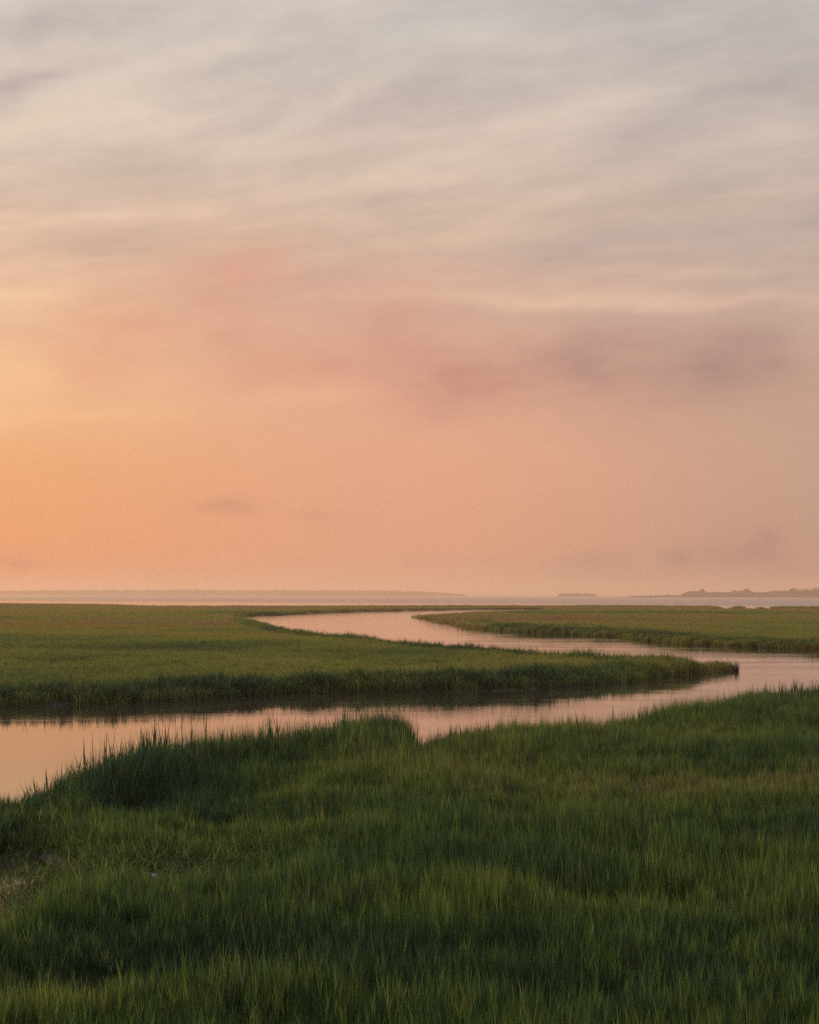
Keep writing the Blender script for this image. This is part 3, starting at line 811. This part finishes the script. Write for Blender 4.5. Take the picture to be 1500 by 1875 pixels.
def straw_mat(name, cx, cy, rx, ry, z, n, L, w, seed, label, cat='dead straw', kind='stuff', col=None, up=.35):
    g = np.random.default_rng(seed); rb = Ribbons()
    a = g.random(n) * 6.283; r = np.sqrt(g.random(n))
    x = cx + np.cos(a) * r * rx; y = cy + np.sin(a) * r * ry
    zz = z + np.abs(g.normal(0, .05, n))
    dirn = g.normal(0, .8, n) + (g.random(n) < .5) * math.pi
    rb.add(np.stack([x, y, zz], 1), dirn, g.uniform(1.56 - up, 1.56, n), g.uniform(.4, 1, n) * L, g.uniform(-.1, .5, n), np.full(n, w), 3, dirn + 1.57, g.random(n), g.random(n))
    o = rb.build(name, M_STRAW); COL.objects.link(o)
    if kind: o['kind'] = kind
    o['label'] = label; o['category'] = cat
    return o
sx, sy = P(320, 1601, .25)
gz0 = float(ground_z(np.array([sx]), np.array([sy]), sdist(np.array([sx]), np.array([sy])))[0])
straw_mat('dead_straw', sx, sy - .3, 1.9, 1.9, gz0 + .10, 3200, .6, .020, 401, 'mat of brown dead straw in the hollow at the lower left')
# pale scrap, crumpled sheet of litter on the mud
lx, ly = P(283, 1614, .35)
def scrap():
    n = 9; g = np.random.default_rng(5); v = []
    for i in range(n):
        for j in range(n):
            v.append((lx + (i - 4) * .018 + g.normal(0, .003), ly + (j - 4) * .014 + g.normal(0, .003), gz0 + .24 + .02 * math.sin(i * 1.3) * math.cos(j * .9 + i * .4) + g.normal(0, .004) + .006 * j))
    m, b = material('white_plastic'); p = b.node('ShaderNodeBsdfPrincipled'); p.inputs['Base Color'].default_value = (.62, .64, .66, 1); p.inputs['Roughness'].default_value = .45
    b.put(b.node('ShaderNodeOutputMaterial').inputs[0], p.outputs[0])
    o = mesh_obj('litter', v, grid(n, n), m, smooth=True)
    s = o.modifiers.new('thickness', 'SOLIDIFY'); s.thickness = .004
    o['label'] = 'small white scrap of litter lying in the straw hollow'; o['category'] = 'litter'
scrap()
def branch():
    bx, by = P(341, 1594, .5); m = M_BARK
    V, Fc = [], []
    def limb(p, q, r0, r1):
        p, q = Vector(p), Vector(q); d = (q - p).normalized(); u_ = d.orthogonal().normalized(); w_ = d.cross(u_); k0 = len(V)
        for c, r in ((p, r0), (q, r1)):
            for k in range(6):
                a = k / 6 * 6.283; V.append(tuple(c + (u_ * math.cos(a) + w_ * math.sin(a)) * r))
        for k in range(6): Fc.append((k0 + k, k0 + (k + 1) % 6, k0 + 6 + (k + 1) % 6, k0 + 6 + k))
    o0 = (bx, by, gz0 + .15)
    limb(o0, (bx - .10, by + .02, gz0 + .42), .016, .012); limb((bx - .10, by + .02, gz0 + .42), (bx - .22, by, gz0 + .60), .012, .006)
    limb(o0, (bx + .05, by, gz0 + .45), .014, .011); limb((bx + .05, by, gz0 + .45), (bx + .03, by - .03, gz0 + .74), .011, .005)
    limb((bx - .3, by + .1, gz0 + .08), o0, .010, .018)
    mm = leaf_material('weathered_twig', (.22, .17, .13), (.30, .24, .19))
    o = mesh_obj('dead_branch', V, Fc, mm)
    o['label'] = 'bleached forked dead twig sticking out of the straw hollow'; o['category'] = 'twig'
branch()
# lines of straw afloat under the far bank
for k, (x0, x1, yy, lab) in enumerate([(95, 130, 1300.8, 'pale line of floating straw under the left bank, nearer the grass'),
                                       (128, 158, 1318.5, 'brightest line of floating straw at the edge of the left reflection'),
                                       (515, 550, 1279.5, 'short line of floating straw below the dark bank left of centre'),
                                       (628, 655, 1290.5, 'floating straw on the bright water beyond the tall near clump')]):
    (a, t) = P((x0 + x1) / 2, yy, 0); wdt = (x1 - x0) / F * t / 2
    o = straw_mat('floating_straw', a, t, wdt, .10, .012, 90, .22, .015, 410 + k, lab, 'floating straw', None, up=.02)
    o['group'] = 'lines of straw afloat on the creek'
# lone tuft just off the tip of the tongue
tx, ty = P(1347, 1229, 0)
def lone_tuft():
    g = np.random.default_rng(9); rb = Ribbons(); n = 90
    a = g.random(n) * 6.283; r = np.sqrt(g.random(n)) * .32
    H = g.uniform(.5, .95, n)
    p = np.stack([np.cos(a) * r, np.sin(a) * r, np.full(n, -.3)], 1)
    rb.add(p, g.random(n) * 6.283, np.abs(g.normal(0, .12, n)), H + .3, np.full(n, .3), np.full(n, .035), 3, g.random(n) * 6.283, g.random(n) * .4, np.zeros(n))
    o = rb.build('grass_tuft', M_GRASS); COL.objects.link(o); o.location = (tx, ty, 0)
    o['label'] = 'lone dark tuft of grass in the water off the pointed tip of the tongue'; o['category'] = 'grass tuft'
lone_tuft()

# ------------------------------------------------------------------ evening haze over the whole place
def haze():
    x0, x1, y0, y1, z0, z1 = -12500, 12500, -2500, 13500, -2.0, 80.0
    v = [(x, y, z) for x in (x0, x1) for y in (y0, y1) for z in (z0, z1)]
    f = [(0, 1, 3, 2), (4, 6, 7, 5), (0, 4, 5, 1), (2, 3, 7, 6), (0, 2, 6, 4), (1, 5, 7, 3)]
    m = bpy.data.materials.new('haze'); m.use_nodes = True; m.node_tree.nodes.clear(); b = NB(m.node_tree)
    p = b.node('ShaderNodeVolumePrincipled'); p.inputs['Color'].default_value = (.96, .72, .56, 1); p.inputs['Density'].default_value = 1.5e-4
    p.inputs['Anisotropy'].default_value = .3
    b.l.new(p.outputs[0], b.node('ShaderNodeOutputMaterial').inputs['Volume'])
    o = mesh_obj('haze', v, f, m); o['kind'] = 'stuff'; o['label'] = 'thin warm evening haze over marsh and sound'
haze()
